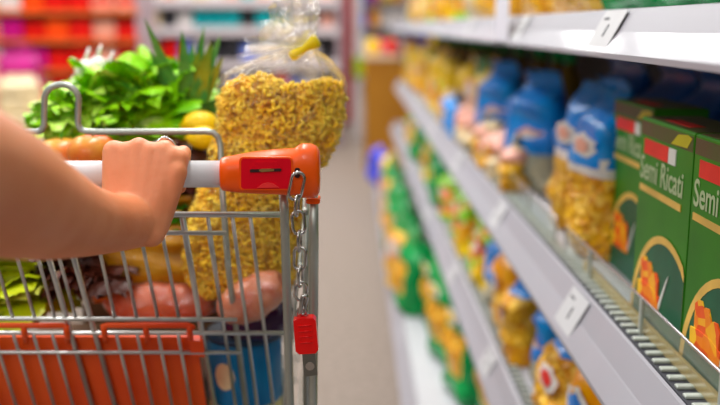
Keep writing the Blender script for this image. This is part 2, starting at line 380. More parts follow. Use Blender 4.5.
def put(key, X, Y, z, label, group, rz=0, cat='bag', tilt=0, sc=1):
    vs, lm, h, w, d, name = TYPES[key]
    o = bpy.data.objects.new(name, random.choice(vs)); C.objects.link(o)
    o.location = (X, Y, z); o.rotation_euler = (0, tilt, rz); o.scale = (sc, sc, sc)
    o['label'] = label; o['category'] = cat; o['group'] = group
    if lm:
        c = bpy.data.objects.new('label', lm); C.objects.link(c); c.parent = o
    return o
z = gz + .002
# middle shelf: bags with blue tops beside the green boxes, going away from the camera
mid = [('bluetop', .405, 1.445, 'blue-topped pasta bag right beside the green biscuit boxes', .15),
       ('bluetop', .415, 1.615, 'blue-topped pasta bag behind the one beside the green boxes', .15),
       ('bluefull', .51, 1.80, 'glossy blue bag set back between the blue-topped pasta bags and the next blue bag', .2),
       ('bluefull', .415, 2.03, 'broad glossy blue bag with a pink badge, turned towards the camera', .5),
       ('bluefull', .42, 2.58, 'rounded blue bag with a white patch, farthest of the blue bags', .5)]
for key, X, Y, lab, rz in mid: put(key, X, Y, z, lab, 'blue pasta bags on the middle shelf', rz)
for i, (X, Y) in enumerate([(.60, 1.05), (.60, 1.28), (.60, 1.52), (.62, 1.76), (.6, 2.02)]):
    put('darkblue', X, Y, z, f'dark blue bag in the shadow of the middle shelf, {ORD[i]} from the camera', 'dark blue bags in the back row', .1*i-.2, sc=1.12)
for i, (key, X, Y) in enumerate([('smallgold', .345+.055, 1.70), ('smallpink', .395, 1.86), ('smallgold', .375, 2.02), ('smallpink', .37, 2.16), ('smallgold', .37, 2.31), ('smallgold', .375, 2.5), ('smallpink', .37, 2.68), ('smallpink', .37, 2.86), ('smallblue', .36, 3.05), ('smallblue', .365, 3.25), ('smallgold', .37, 3.45)]):
    if i < 2: continue
    what = {'smallgold': 'small golden pasta bag', 'smallpink': 'small cream and pink bag', 'smallblue': 'small blue bag'}[key]
    put(key, X-.01, Y, z, f'{what} in front on the middle shelf, {ORD[i-2]} in the row', 'small bags at the front of the middle shelf', .2*math.sin(i*2.1))
for i, (key, X, Y) in enumerate([('yellow', .42, 2.8), ('goldlabel', .43, 3.02), ('yellow', .42, 3.3), ('yellow', .40, 3.62), ('mix', .38, 3.9), ('yellow', .40, 4.15), ('yellow', .41, 4.45), ('goldlabel', .40, 4.75), ('yellow', .39, 5.05), ('orange', .38, 5.35), ('yellow', .40, 5.65), ('mix', .38, 5.95), ('yellow', .4, 6.15)]):
    put(key, X, Y, z, f'{"yellow" if key=="yellow" else "patterned"} pouch on the far middle shelf, {ORD[i]} past the blue bags', 'pouches on the far middle shelf', .2*math.sin(i*1.7))
# bottles in the back row
m_oil = mat('oil_bottle', (.14, .085, .004), .15, var=.3, coat=.6); m_cap = mat('green_cap', (.01, .3, .1), .4, var=.2); m_blab = mat('bottle_label', (.7, .55, .25), .5, var=.3)
bot = MB().lathe([(.02, 0), (.036, .004), (.038, .02), (.038, .19), (.032, .225), (.016, .255), (.015, .275)], seg=16).mesh('bottle', m_oil)
cap = MB().lathe([(.018, .272), (.018, .305), (.014, .308)], seg=14).mesh('cap', m_cap)
blb = MB().lathe([(.0385, .05), (.0388, .051), (.0388, .15), (.0385, .151)], seg=16, cap=False).mesh('label', m_blab)
for i in range(24):
    Y = 2.35+.16*i
    o = bpy.data.objects.new('oil_bottle', bot); C.objects.link(o); o.location = (.56+.02*math.sin(i*3), Y, z)
    o['label'] = f'golden oil bottle with green cap at the back, {(ORD+["twenty-first", "twenty-second", "twenty-third", "twenty-fourth"])[i]} from the camera'; o['category'] = 'bottle'; o['group'] = 'oil bottles behind the bags on the middle shelf'
    for nm, me in (('cap', cap), ('label', blb)):
        c = bpy.data.objects.new(nm, me); C.objects.link(c); c.parent = o
# lower shelf
z = shz('lower')+.002
seq = ['green_s', 'orange', 'goldblue', 'bluetop_s', 'goldblue', 'orange', 'bluetop_s', 'mix', 'lime', 'mix', 'lime', 'lime', 'greensticker', 'greensticker', 'mix', 'lime', 'greensticker', 'mix', 'goldblue', 'mix']
for i, key in enumerate(seq):
    Y = 1.02+.165*i+.0*i; X = .345+.01*math.sin(i*2.6)
    if i > 10: Y = 1.02+.165*10+(i-10)*.27
    k2 = {'green_s': 'greensticker', 'bluetop_s': 'bluefull'}.get(key, key)
    what = {'mix': 'multicoloured snack bag', 'orange': 'orange bag with white badge', 'goldblue': 'golden bag with blue top', 'lime': 'bright green bag with red badge', 'greensticker': 'dark green bag with yellow sticker', 'bluefull': 'blue bag with pink badge'}[k2]
    put(k2, X, Y, z, f'{what}, {ORD[i]} from the camera, front of the second lowest shelf', 'bags at the front of the second lowest shelf', .25*math.sin(i*1.3), tilt=.08*math.sin(i), sc=.68 if k2 == 'bluefull' else 1)
for i in range(14):
    Y = 1.1+.24*i
    put(['red', 'darkblue', 'bluefull', 'darkblue', 'bluefull'][i % 5] if False else ['darkblue', 'orange', 'bluefull', 'darkblue', 'bluefull'][i % 5], .50, Y, z, f'{["dark blue", "orange", "glossy blue", "dark blue", "glossy blue"][i%5]} bag at the back of the second lowest shelf, {ORD[i]} from the camera', 'bags pushed back on the second lowest shelf', .1, sc=.72)
# bottom shelf
z = shz('bottom')+.002
for i, (key, X, Y, rz, t) in enumerate([('green', .36, 2.0, .2, 0), ('green', .30, 2.24, .2, .05), ('green', .285, 2.5, .3, 0), ('green', .29, 2.74, .2, -.05), ('green', .20, 2.98, .1, .02), ('goldlabel', .185, 3.22, .3, 0), ('green', .20, 3.45, .1, 0), ('green', .19, 3.75, .2, 0), ('green', .195, 4.05, .1, 0), ('goldlabel', .195, 4.35, .1, 0), ('green', .2, 4.65, .1, 0), ('yellow', .2, 4.95, .1, 0)]):
    put(key, X, Y, z, f'{"green pasta bag with a golden window" if key=="green" else "large golden pasta bag with a pink label" if key=="goldlabel" else "yellow pouch"} on the bottom shelf, {ORD[i]} from the camera', 'large bags on the bottom shelf', rz, tilt=t, sc=1.05)
for i, (X, Y) in enumerate([(.42, 2.35), (.45, 2.75), (.44, 3.1), (.42, 3.5), (.42, 3.9), (.42, 4.3)]):
    put('green', X, Y, z, f'green bag in the second row of the bottom shelf, {ORD[i]} from the camera', 'green bags behind on the bottom shelf', .1)
put('violet', .195, 5.3, z, 'violet and blue bag at the far end of the bottom shelf', 'violet bags at the end', 0)
put('violet', .15, 5.55, z, 'violet bag behind the other violet one at the shelf end', 'violet bags at the end', .3)
# upper shelf
z = shz('upper')+.008
for i in range(20):
    Y = .85+.23*i if i < 4 else 1.72+.31*(i-4)
    key = 'upgreen' if i < 3 else ('upgold' if i < 8 else ['upcream', 'mix', 'upgold', 'upcream', 'lime'][i % 5])
    if i == 10 or i == 13: key = 'lime'
    put(key, .44, Y, z, f'{"green" if key in ("upgreen","lime") else "golden" if key=="upgold" else "cream"} bag on the top shelf, {ORD[i]} from the camera', 'bags on the top shelf', .1*math.sin(i), sc=1.1)
# hanging paper tag on the upper rail
t = MB(); a = Vector((.300, 2.20, CAMZ+.066)); 
t.box((.286, 1.70, CAMZ-.034), (.2875, 1.86, CAMZ+.065)); t.obj('shelf_card', mat('card_paper', (.78, .78, .86), .5, var=.03), None, False, label='white paper card clipped upright to the upper price rail', category='card')

# ================================================================== BACKDROP
m_wood = mat('cardboard', (.40, .19, .045), .75, col2=(.34, .15, .035), scale=3, bump=.1)
d = empty('display_bin', 'tall brown cardboard display bin at the end of the right shelving', 'display bin', (.24, 7.1, 0))
MB().box((.085, 6.95, 0), (.56, 7.4, .885), bev=.004).obj('bin_body', m_wood, d, False)
MB().box((.075, 6.94, .87), (.57, 7.41, .90)).obj('rim', mat('pale_rim', (.72, .58, .42), .7), d, False)
for i, (x, y, k) in enumerate([(.15, 7.1, 'yellow'), (.30, 7.05, 'red'), (.45, 7.1, 'orange'), (.2, 7.28, 'magenta')]):
    MB().ball((x, y, .96), .06, 14, sq=(1.1, 1, 1)).obj('loose_pack', g_[k], None, True, label=f'{["yellow","red","orange","dark pink"][i]} pack lying on the brown display bin', category='pack', group='packs on the display bin')
m_ppost = mat('post_pale', (.7, .66, .66), .4); m_rpost = mat('post_red', (.60, .015, .02), .4, var=.2)
pp = MB().box((.0, 9.0, 0), (.075, 9.1, 2.3), bev=.006).obj('shelf_post', m_ppost, None, False, label='pale square post at the far end of the aisle', category='post')
MB().box((.001, 8.97, .62), (.074, 9.0, .82)).obj('post_sticker', g_['lime'], pp, False)
MB().box((-.135, 10.6, 0), (-.02, 10.7, 2.4), bev=.006).obj('shelf_post', m_rpost, None, False, label='red post beyond the pale one at the far end', category='post')
def shelf_unit(name, label, x0, x1, Y, zs, th, dep=.5, m=None, hgt=2.0):
    e = empty(name, label, 'shelving', ((x0+x1)/2, Y, 0))
    MB().box((x0, Y+dep, 0), (x1, Y+dep+.03, hgt)).obj('back_panel', m_back, e, False)
    for x in (x0, x1): MB().box((x-.02, Y, 0), (x+.02, Y+dep+.03, hgt)).obj('side_panel', mat('panel_mauve', (.42, .33, .36), .5), e, False)
    for zz in zs:
        MB().box((x0, Y-.02, zz-th), (x1, Y+dep, zz)).obj('shelf_board', m or m_rail, e, False)
    return e
def carton(x, Y, z, w, h, d, m, label, group, band=None, cat='carton', name='carton'):
    e = MB().box((-w/2, 0, 0), (w/2, d, h), bev=min(.008, h*.1)).obj(name, m, None, False, label=label, category=cat, group=group)
    e.location = (x, Y, z)
    if band:
        b = MB().box((-w*.42, -.002, h*.3), (w*.42, 0.001, h*.62)).obj('label', band, None, False); b.parent = e
    return e
# back left: red products
zsA = [.16, .40, .62, .83, 1.03, 1.22, 1.45]
shelf_unit('shelving_unit', 'shelving of red products across the back left', -2.75, -1.45, 6.2, zsA, .022, .4, mat('shelf_warm', (.75, .20, .08), .4))
rnd = random.Random(3)
rowcol = {0: ['red', 'pink', 'red'], 1: ['white', 'pink', 'magenta', 'red'], 2: ['magenta', 'red', 'red', 'red', 'red'], 3: ['red', 'red', 'orange', 'red', 'pink'], 4: ['red', 'magenta', 'red', 'red', 'red'], 5: ['orange', 'red', 'red', 'orange', 'pink'], 6: ['pink', 'pink', 'red', 'red', 'pink']}
m_sred = mat('carton_scarlet', (.72, .045, .02), .35, col2=(.6, .02, .015), scale=5, coat=.3)
m_sor = mat('carton_vermilion', (.85, .12, .015), .35, col2=(.8, .1, .02), scale=5, coat=.3)
m_spk = mat('carton_salmon', (.82, .48, .36), .45, col2=(.75, .36, .28), scale=5)
CA = {'r': m_sred, 'o': m_sor, 'p': m_spk, 'm': g_['magenta'], 'w': g_['white'], 'c': g_['cream']}
rowsA = {.16: 'rprrprrp', .40: 'pprrrrrr', .62: 'pppprrrr', .83: 'cwmmrrpr', 1.03: 'wpmrorpr', 1.22: 'mcworrpp', 1.45: 'mporrppr'}
for r, (zz, cs) in enumerate(rowsA.items()):
    for i, ch in enumerate(cs):
        w = 1.26/8-.012
        hh = (zsA[r+1]-zz if r+1 < len(zsA) else .25)-.055
        nm = {'r': 'scarlet', 'o': 'orange red', 'p': 'salmon pink', 'm': 'dark pink', 'w': 'white', 'c': 'cream'}[ch]
        carton(-2.69+.157*i+.05, 6.22+rnd.uniform(0, .03), zz, w, hh*rnd.uniform(.86, 1), .25, CA[ch], f'{nm} carton on the back left shelving, {ORD[i]} from left, {ORD[r]} shelf up', 'cartons on the back left shelving', CA['p' if ch in 'ro' and rnd.random() < .35 else 'r'] if rnd.random() < .45 else None)
# left foreground-ish heap: pink bundles at the edge
for i, (px, py, Y, r, k) in enumerate([(18, 92, 4.2, .13, 'pink'), (45, 80, 4.4, .08, 'white'), (22, 52, 4.6, .07, 'magenta'), (3, 75, 4.5, .1, 'cream'), (35, 62, 4.6, .05, 'magenta')]):
    pass
tb = MB().box((-1.98, 4.3, 0), (-1.42, 4.75, .70), bev=.01).obj('display_plinth', g_['cream'], None, False, label='cream display block at the far left carrying pink sacks', category='display block')
for i, (x, y, zz, k, ss, nm) in enumerate([(-1.83, 4.45, .702, 'pink', 1.0, 'pink'), (-1.63, 4.42, .702, 'cream', .85, 'cream'), (-1.70, 4.62, .702, 'magenta', 1.45, 'tall dark pink')]):
    o = bpy.data.objects.new('sack', pouch(.2, .22, .14, [g_[k]], lambda u, v, f: 0, 60+i)); C.objects.link(o); o.location = (x, y, zz); o.scale = (1, 1, ss); o.rotation_euler.z = PI/2+.2*i
    o['label'] = f'{nm} sack standing on the display block at the far left'; o['category'] = 'sack'; o['group'] = 'sacks on the display block'
# back centre: pale shelves running across behind the far aisle
zsB = [.2, .55, .82, 1.0, 1.19, 1.42]
zsB = [CAMZ-(y-26)/900*8.5 for y in (118, 98, 60, 27, 0)]
shelf_unit('shelving_unit', 'pale shelving across the back behind the pasta bag', -1.95, -.14, 8.5, zsB, .075, .5, mat('shelf_pale', (.68, .62, .64), .4), 2.0)
rowsB = ['kkwbkwbkwpkw', 'wbkrkbwkrbwk', 'krbwkkbwwkwk', 'ckwtttkttwkp', 'wpwcwptpwcwp']
CB = {'w': g_['white'], 'b': g_['blue'], 'k': mat('pack_black', (.03, .03, .035), .4, var=.3), 't': g_['teal'], 'r': g_['red'], 'c': g_['cream'], 'p': g_['pink']}
CB['b'] = mat('pack_periwinkle', (.22, .30, .75), .4, var=.2)
for r, cs in enumerate(rowsB):
    hh = (zsB[r+1]-zsB[r] if r < 4 else .3)-.10
    for i, ch in enumerate(cs):
        nm = {'w': 'white', 'b': 'pale blue', 'k': 'black', 't': 'teal', 'r': 'red', 'c': 'cream', 'p': 'pink'}[ch]
        ph = hh*rnd.uniform(.6, .95) if ch != 't' else hh*.95
        carton(-1.87+.147*i, 8.53+rnd.uniform(0, .06), zsB[r], .125, ph, .25, CB[ch], f'{nm} pack on the pale back shelving, {ORD[i]} from left, {ORD[r]} shelf up', 'packs on the pale back shelving', None, 'pack', 'pack')
zsD = [CAMZ-(y-26)/900*10 for y in (130, 93, 58, 36, 16, -6)]
shelf_unit('shelving_unit', 'narrow dark shelving with pale boards just left of the red post', -.42, -.13, 10, zsD, .075, .4, MATS['shelf_pale'], 2.0)
for r in range(5):
    for i in range(2): carton(-.34+.14*i, 10.05, zsD[r], .12, (zsD[r+1]-zsD[r]-.08)*.8, .25, [CB['k'], g_['lime'], CB['k'], g_['cream']][(r+i) % 4] if r != 3 else CB['k'], f'small pack on the narrow shelving by the red post, {ORD[i]} from left, {ORD[r]} shelf up', 'packs on the narrow shelving', None, 'pack', 'pack')
# far end of the aisle
zsC = [.3, .7, 1.1, 1.5]
shelf_unit('shelving_unit', 'farthest shelving closing the aisle behind the posts', -.02, 1.9, 15, zsC, .06, .5, None, 2.2)
for r in range(4):
    for i in range(9):
        ch = rnd.choice(['white', 'pink', 'magenta', 'yellow', 'orange', 'cream', 'violet'])
        carton(.13+.2*i, 15.02, zsC[r], .17, .3*rnd.uniform(.7, 1), .3, g_[ch], f'{ch} pack on the farthest shelving, {ORD[i]} from left, {ORD[r]} shelf up', 'packs on the farthest shelving', None, 'pack', 'pack')

# ================================================================== CART
BY = .90; BZ = P(205, 174, BY).z
cart = empty('shopping_cart', 'wire shopping cart with a white handle, orange lock housing and full basket', 'shopping cart', (-.33, 1.3, 0))
m_chr = mat('cart_zinc', (.60, .60, .58), .28, .85, var=.06, scale=40)
m_chr2 = mat('cart_zinc_dull', (.42, .44, .40), .35, .7, var=.1, scale=30)
m_bar = mat('handle_white', (.80, .80, .82), .25, var=.02, coat=.4)
m_hor = mat('handle_orange', (.80, .13, .025), .3, var=.05, scale=20, coat=.4)
m_hor2 = mat('handle_coral', (.84, .14, .04), .3, var=.06, scale=30, coat=.4)
m_hred = mat('lock_red', (.66, .008, .045), .25, var=.05, coat=.5)
m_flap = mat('flap_orange', (.80, .13, .008), .4, col2=(.68, .075, .006), scale=6, coat=.2)
m_dk = mat('slot_dark', (.03, .01, .01), .6)
m_coin = mat('coin_brass', (.62, .42, .2), .3, .9)
m_steel = mat('chain_steel', (.50, .48, .46), .22, 1, var=.08, scale=60)
xL, xE = -.62, P(224, 174, BY).x
MB().tube([(xL+.1, BY, BZ), (xE+.01, BY, BZ)], .0137, 24).obj('handle_bar', m_bar, cart)
# orange lock housing: rounded sections along x   (px, top py, bottom py)
secs = [(221.5, 159, 188, .9), (223, 157.5, 190, .95), (232, 156, 191.5, 1), (250, 152.5, 193, 1), (275, 149.5, 194, 1), (294, 148.5, 195, 1), (298, 146, 196, 1), (300, 144.5, 197, 1), (304, 143.5, 197.5, 1), (312, 144, 197.5, 1), (317, 146.5, 196, .97), (319.5, 151, 192, .85), (320.2, 158, 186, .6)]
R = []
for px, ty, by, k in secs:
    c = P(px, (ty+by)/2, BY); h = (P(px, ty, BY).z-P(px, by, BY).z)/2; w = min(h, .0175)*k+.001
    ring = []
    for q in range(32):
        a = 2*PI*q/32; ca, sa = math.cos(a), math.sin(a)
        ring.append(Vector((c.x, BY+math.copysign(abs(ca)**.75, ca)*w, c.z+math.copysign(abs(sa)**.8, sa)*h)))
    R.append(ring)
hs = MB().rings(R).obj('lock_housing', m_hor2, cart)
yf = BY-.0188
def plate(name, pts, y0, y1, m, par, bev=False):
    a = [P(x, y, y0) for x, y in pts]; b = [Vector((p.x, y1, p.z)) for p in a]; n = len(pts)
    o = MB().add(a+b, [tuple(range(n)), tuple(range(2*n-1, n-1, -1))]+[(i, n+i, n+(i+1) % n, (i+1) % n) for i in range(n)]) 
def prism(name, pts, y0, y1, m, par):
    n = len(pts); mb = MB()
    a = [P(x, y, y0) for x, y in pts]; b = [Vector((p.x, y1, p.z)) for p in a]
    mb.add(a+b, [tuple(range(n)), tuple(range(2*n-1, n-1, -1))]+[(i, n+i, n+(i+1) % n, (i+1) % n) for i in range(n)])
    o = mb.obj(name, m, None, False); o.parent = par
    o.matrix_parent_inverse = Matrix.Translation(-cart.location) if par == cart else Matrix.Identity(4)
    return o
def rrect(x0, y0, x1, y1, r, n=5):
    out = []
    for cx, cy, a0 in ((x1-r, y0+r, -PI/2), (x1-r, y1-r, 0), (x0+r, y1-r, PI/2), (x0+r, y0+r, PI)):
        for i in range(n+1):
            a = a0+PI/2*i/n; out.append((cx+r*math.cos(a), cy+r*math.sin(a)))
    return out
prism('lock_surround', rrect(239, 157, 292.5, 190, 4), yf-.0004, BY, m_hor2, hs)
prism('lock_plate', rrect(241, 158.5, 291, 188.8, 3), yf-.0012, BY, m_hred, hs)
prism('slot_hood', [(249, 169.5), (256, 162.2), (276, 161.8), (282, 168.5), (280, 171), (251, 171.8)], yf-.0024, BY, m_hred, hs)
prism('coin_slot', [(250, 169.4), (281, 168.4), (281, 171.3), (250, 172.4)], yf-.0028, BY, m_dk, hs)
prism('coin', [(259, 169.6), (262, 168.9), (270, 168.7), (274, 169.2), (274, 171), (262, 172), (259, 171)], yf-.0032, BY, m_coin, hs)
prism('slot_lip', [(257, 188), (263, 183.5), (268, 182.6), (273, 183.6), (279, 187.6)], yf-.0026, BY, mat('lock_red_light', (.8, .08, .08), .3), hs)
prism('chain_hole', rrect(294.5, 168, 300, 178, 2.4), yf-.0012, BY, m_dk, hs)
# rear gate ------------------------------------------------------------
R0 = P(200, 214, .93); gd = Vector((.048, .7154, -1.5477)).normalized(); gn = Vector((1, 0, 0)).cross(gd).normalized()
def G(px, py, off=0):
    r = ray(px, py); p0 = R0+gn*off; t = (p0-O).dot(gn)/r.dot(gn); return O+r*t
m = MB()
th, tn = .0034, .0021
def w(a, b, r, off=0): m.tube([G(*a, off), G(*b, off)], r, 8)
w((-190, 214), (281, 214.5), .0033)
w((-190, 232), (226, 233), .0026, -.003)
for x0, x1, r in ((182, 214.5, th), (207.5, 235.5, tn), (232, 257, tn), (250, 273.5, tn)):
    w((x0, 214), (x1, 405), r, .002)
    a, b = G(x0, 214, .002), G(x1, 405, .002); m.tube([b, b+(b-a)*.35], r, 8)
def line(pa, pb, y): return pa[0]+(pb[0]-pa[0])*(y-pa[1])/(pb[1]-pa[1])
for pa, pb in (((51, 265), (92, 405)), ((76, 265), (115, 405))):
    for sh in (0, -205):
        x0 = line(pa, pb, 214); w((x0+sh*1.02, 214), (pb[0]+sh*.94, 405), th, .002)
        a, b = G(x0+sh*1.02, 214, .002), G(pb[0]+sh*.94, 405, .002); m.tube([b, b+(b-a)*.35], th, 8)
# thin uprights between rail 2 and rail 3, then between rail 4 and the foot
for xb, sl in ((-9, .32), (12, .315), (34, .30), (54, .29), (75, .285), (114, .23), (136, .22), (157, .21), (178, .2), (222, .17)):
    w((xb-sl*81, 232), (xb+.5, 316.5), tn, -.001)
for xb, xe in ((-7, 16), (13, 35), (33, 54), (52, 73), (116, 134), (137, 152.5), (158, 172), (178, 191), (-27, -2), (-47, -22)):
    w((xb, 333), (xe, 405), tn, -.001)
    a, b = G(xb, 333, -.001), G(xe, 405, -.001); m.tube([b, b+(b-a)*.9], tn, 8)
w((-190, 318), (237, 319.5), .0027, -.002); w((-190, 333), (287, 333), .0027, 0); w((-190, 352), (241, 352.5), .0025, -.002)
m.obj('rear_gate', m_chr, cart)
# front uprights of the frame
Xp = P(284, 200, .925).x
MB().tube([P(283, 190, .918), P(284.5, 215, .92), P(290, 405, .93), Vector((P(290, 405, .93).x, .94, .22))], .0047, 12).obj('frame_tube', m_chr2, cart)
MB().tube([P(313.5, 196, .915), P(314, 240, .92), P(313, 405, .93), Vector((P(313, 405, .93).x, .94, .22))], .0050, 12).obj('frame_tube', m_chr2, cart)
MB().tube([P(306, 196, .95), P(306, 405, .99)], .0035, 10).obj('frame_tube', m_chr2, cart)
# child seat rail (loop) behind the handle
LY = 1.03
def arc(cx, cy, rx, ry, a0, a1, n=8): return [(cx+rx*math.cos(math.radians(a0+(a1-a0)*i/n)), cy-ry*math.sin(math.radians(a0+(a1-a0)*i/n))) for i in range(n+1)]
pts = [(-190, 133), (-20, 132.5), (20, 132.5), (34, 132)] + arc(36, 124, 8, 8, -80, 0, 4) + [(44.3, 112), (44.6, 100)] + arc(61.5, 99, 17, 14.5, 175, 5, 10) + [(78.5, 104), (78.2, 112)] + arc(87, 122, 9, 9.5, 185, 262, 5) + [(100, 132), (150, 131.7), (205, 131.5), (213, 132.5), (218, 137), (220.5, 145)]
pts3 = [P(x, y, LY) for x, y in pts] + [P(223, 200, 1.0), P(228, 265, .985), P(246, 405, 1.06)]
MB().tube(pts3, .0037, 10).obj('seat_rail', m_chr2, cart)
# orange child seat flap and its clips
def gprism(name, pts, o0, o1, mt):
    n = len(pts); a = [G(x, y, o0) for x, y in pts]; b = [G(x, y, o0)+gn*(o1-o0) for x, y in pts]; mb = MB()
    mb.add(a+b, [tuple(range(n)), tuple(range(2*n-1, n-1, -1))]+[(i, n+i, n+(i+1) % n, (i+1) % n) for i in range(n)])
    return mb.obj(name, mt, cart, False)
gprism('seat_flap', [(-190, 337), (194, 337), (197, 345), (206, 405), (213, 470), (-190, 470)], .006, .011, m_flap)
for x0, x1 in ((-30, 68), (102, 194)):
    MB().tube([G(x0, 327, -.003), G(x0+5, 325.5, -.004), G(x1-5, 325.5, -.004), G(x1, 328, -.003)], .0032, 10).obj('hinge_bar', m_flap, cart)
for x in (-28, 24, 66.5, 104, 146, 189.5):
    MB().tube([G(x-.5, 325, -.004), G(x, 331, -.006), G(x+1, 336, -.004), G(x+1.5, 342, .004)], [.003, .0036, .0036, .003], 10).obj('hinge_clip', m_flap, cart)
gprism('hinge_block', [(188, 341), (203, 341), (205, 357), (192, 357)], -.004, .008, m_flap)
# basket sides, front and floor
SX0, SX1 = -.052, -.085; BL = -.60; ZR = .925; ZF = .50; YF = 1.80
def sidepanel(xs0, xs1, inward):
    m = MB(); m.tube([(xs0, .94, ZR), (xs1, YF, ZR+.01)], .0038, 8)
    for zz in (.86, .78, .70, .60, .50): 
        k = (ZR-zz)/.42*.05*inward; m.tube([(xs0+k, .95+(ZR-zz)*.2, zz), (xs1+k, YF-(ZR-zz)*.15, zz)], .0022, 6)
    for i in range(26):
        y = .97+i*.032; f = (y-.94)/(YF-.94); x = xs0+(xs1-xs0)*f
        m.tube([(x, y, ZR), (x+.05*inward, y+.01, ZF)], .0020, 6)
    return m
sidepanel(SX0, SX1, -1).obj('basket_side', m_chr2, cart)
sidepanel(BL, BL+.03, 1).obj('basket_side', m_chr2, cart)
m = MB()
for i in range(24):
    f = i/23; m.tube([(BL+.03+(SX1-BL-.03)*f, YF, ZR+.01), (BL+.08+(SX1-.05-BL-.08)*f, YF-.06, ZF)], .002, 6)
for zz in (ZR+.01, .8, .65, .5): m.tube([(BL+.03, YF-(ZR-zz)*.14, zz), (SX1, YF-(ZR-zz)*.14, zz)], .003, 6)
m.obj('basket_front', m_chr2, cart)
m = MB()
for i in range(24): 
    x = BL+.06+i*.0195; m.tube([(x, 1.05, ZF), (x, YF-.06, ZF)], .0022, 6)
for i in range(7): m.tube([(BL+.05, 1.08+i*.11, ZF-.003), (SX0-.05, 1.08+i*.11, ZF-.003)], .003, 6)
m.obj('basket_floor', m_chr2, cart)
# lower chassis and casters
m = MB(); xr = P(300, 405, .93).x
m.tube([(xr, .94, .22), (xr, .96, .17), (xr-.03, 1.2, .15), (xr-.06, 1.72, .15), (-.30, 1.78, .15), (-.54, 1.72, .15), (-.58, 1.2, .15), (-.60, .94, .2), (-.62, .93, .8), (-.61, BY+.005, BZ-.02)], .011, 12)
m.tube([(-.55, 1.1, .15), (-.55, 1.5, .49)], .009, 10); m.tube([(xr-.03, 1.1, .15), (xr-.09, 1.5, .49)], .009, 10)
m.obj('chassis', m_chr2, cart)
for (x, y) in ((xr-.01, 1.0), (xr-.06, 1.66), (-.59, 1.0), (-.54, 1.66)):
    c = MB().box((x-.02, y-.02, .10), (x+.02, y+.02, .15)).box((x-.022, y-.012, .05), (x-.018, y+.012, .11)).box((x+.018, y-.012, .05), (x+.022, y+.012, .11)).obj('caster', m_chr2, cart, False)
    mw = MB(); mw.tube([(x-.014, y, .06), (x+.014, y, .06)], .06, 20); o = mw.obj('wheel', mat('rubber', (.04, .04, .045), .6), None); o.parent = c
prism('corner_cap', rrect(306, 199, 320, 204, 2), .905, .925, m_hor, cart)
# chain -------------------------------------------------------------------
ch = bpy.data.objects.new('chain', None); C.objects.link(ch); ch.parent = cart; ch.matrix_parent_inverse = Matrix.Translation(-cart.location)
def link(px, py, hpx, wpx, ang, tiltv=0, r=.0016, YC=.872):
    c = P(px, py, YC); s = 1/1000.0; L = hpx*s/2; W = wpx*s/2-r; pts = []
    s2 = max(0, L-r-W)
    for i in range(9): a = PI*i/8; pts.append((W*math.cos(a), s2+W*math.sin(a)))
    for i in range(9): a = PI+PI*i/8; pts.append((W*math.cos(a), -s2+W*math.sin(a)))
    M = Matrix.Translation(c) @ Matrix.Rotation(tiltv, 4, 'Y') @ Matrix.Rotation(ang, 4, 'Z')
    mb = MB().tube([M @ Vector((u, 0, v)) for u, v in pts], r, 8, closed=True)
    o = mb.obj('chain_link', m_steel, None); o.parent = ch; return o
link(296.5, 186, 31, 16, .15, .22, .0017, .874)
link(297, 205.5, 24, 15, 1.35, .05)
link(298.5, 222.5, 27, 15.5, .25, -.08, .0017)
link(299.5, 241, 24, 15, 1.4, .0)
link(300, 258.5, 27, 15.5, -.2, .05, .0017)
link(300.5, 276.5, 24, 15, 1.3, .0)
link(301, 291, 22, 15, .3, .1)
link(303.5, 305, 24, 9, .2, .15, .0022)
link(302, 315, 18, 13, 0, 0, .0015)
key = prism('coin_key', rrect(293, 318.5, 317.5, 354, 4), .863, .877, m_hred if False else mat('key_red', (.80, .015, .025), .3, var=.03, coat=.4), cart)
KP = [(293.2, 321), (296, 318.8), (313, 318.2), (315.8, 321), (318.3, 350), (315.5, 353.5), (299, 354.5), (295.6, 351.5)]
key.data = (lambda: (lambda mb: mb.mesh('coin_key', MATS['key_red'], False))((lambda: (lambda mb, a, b, n: (mb.add(a+b, [tuple(range(n)), tuple(range(2*n-1, n-1, -1))]+[(i, n+i, n+(i+1) % n, (i+1) % n) for i in range(n)]), mb)[1])(MB(), [P(x, y, .864) for x, y in KP], [Vector((P(x, y, .864).x, .877, P(x, y, .864).z)) for x, y in KP], len(KP)))()))()
for i in range(4):
    y = 325.5+i*5.6
    a = [P(298+i*.5, y+.6, .8635), P(311.5+i*.5, y-.2, .8635)]
    o = MB().tube(a, .0009, 8).obj('grip_ridge', MATS['key_red'], None); o.parent = key
mb = MB(); tp = [(302, 353), (315, 352), (317.5, 375), (304, 377)]
a = [P(x, y, .869) for x, y in tp]; b = [Vector((p.x, .872, p.z)) for p in a]
mb.add(a+b, [(0,1,2,3), (7,6,5,4)]+[(i, 4+i, 4+(i+1) % 4, (i+1) % 4) for i in range(4)])
tab = mb.obj('key_tab', mat('tab_steel', (.22, .22, .2), .35, .9), None, False); tab.parent = key
c0 = P(310, 366, .8685); mb = MB(); mb.tube([c0, c0+Vector((0, -.0006, 0))], .0046, 20)
o = mb.obj('tab_disc', m_steel, None, False); o.parent = key

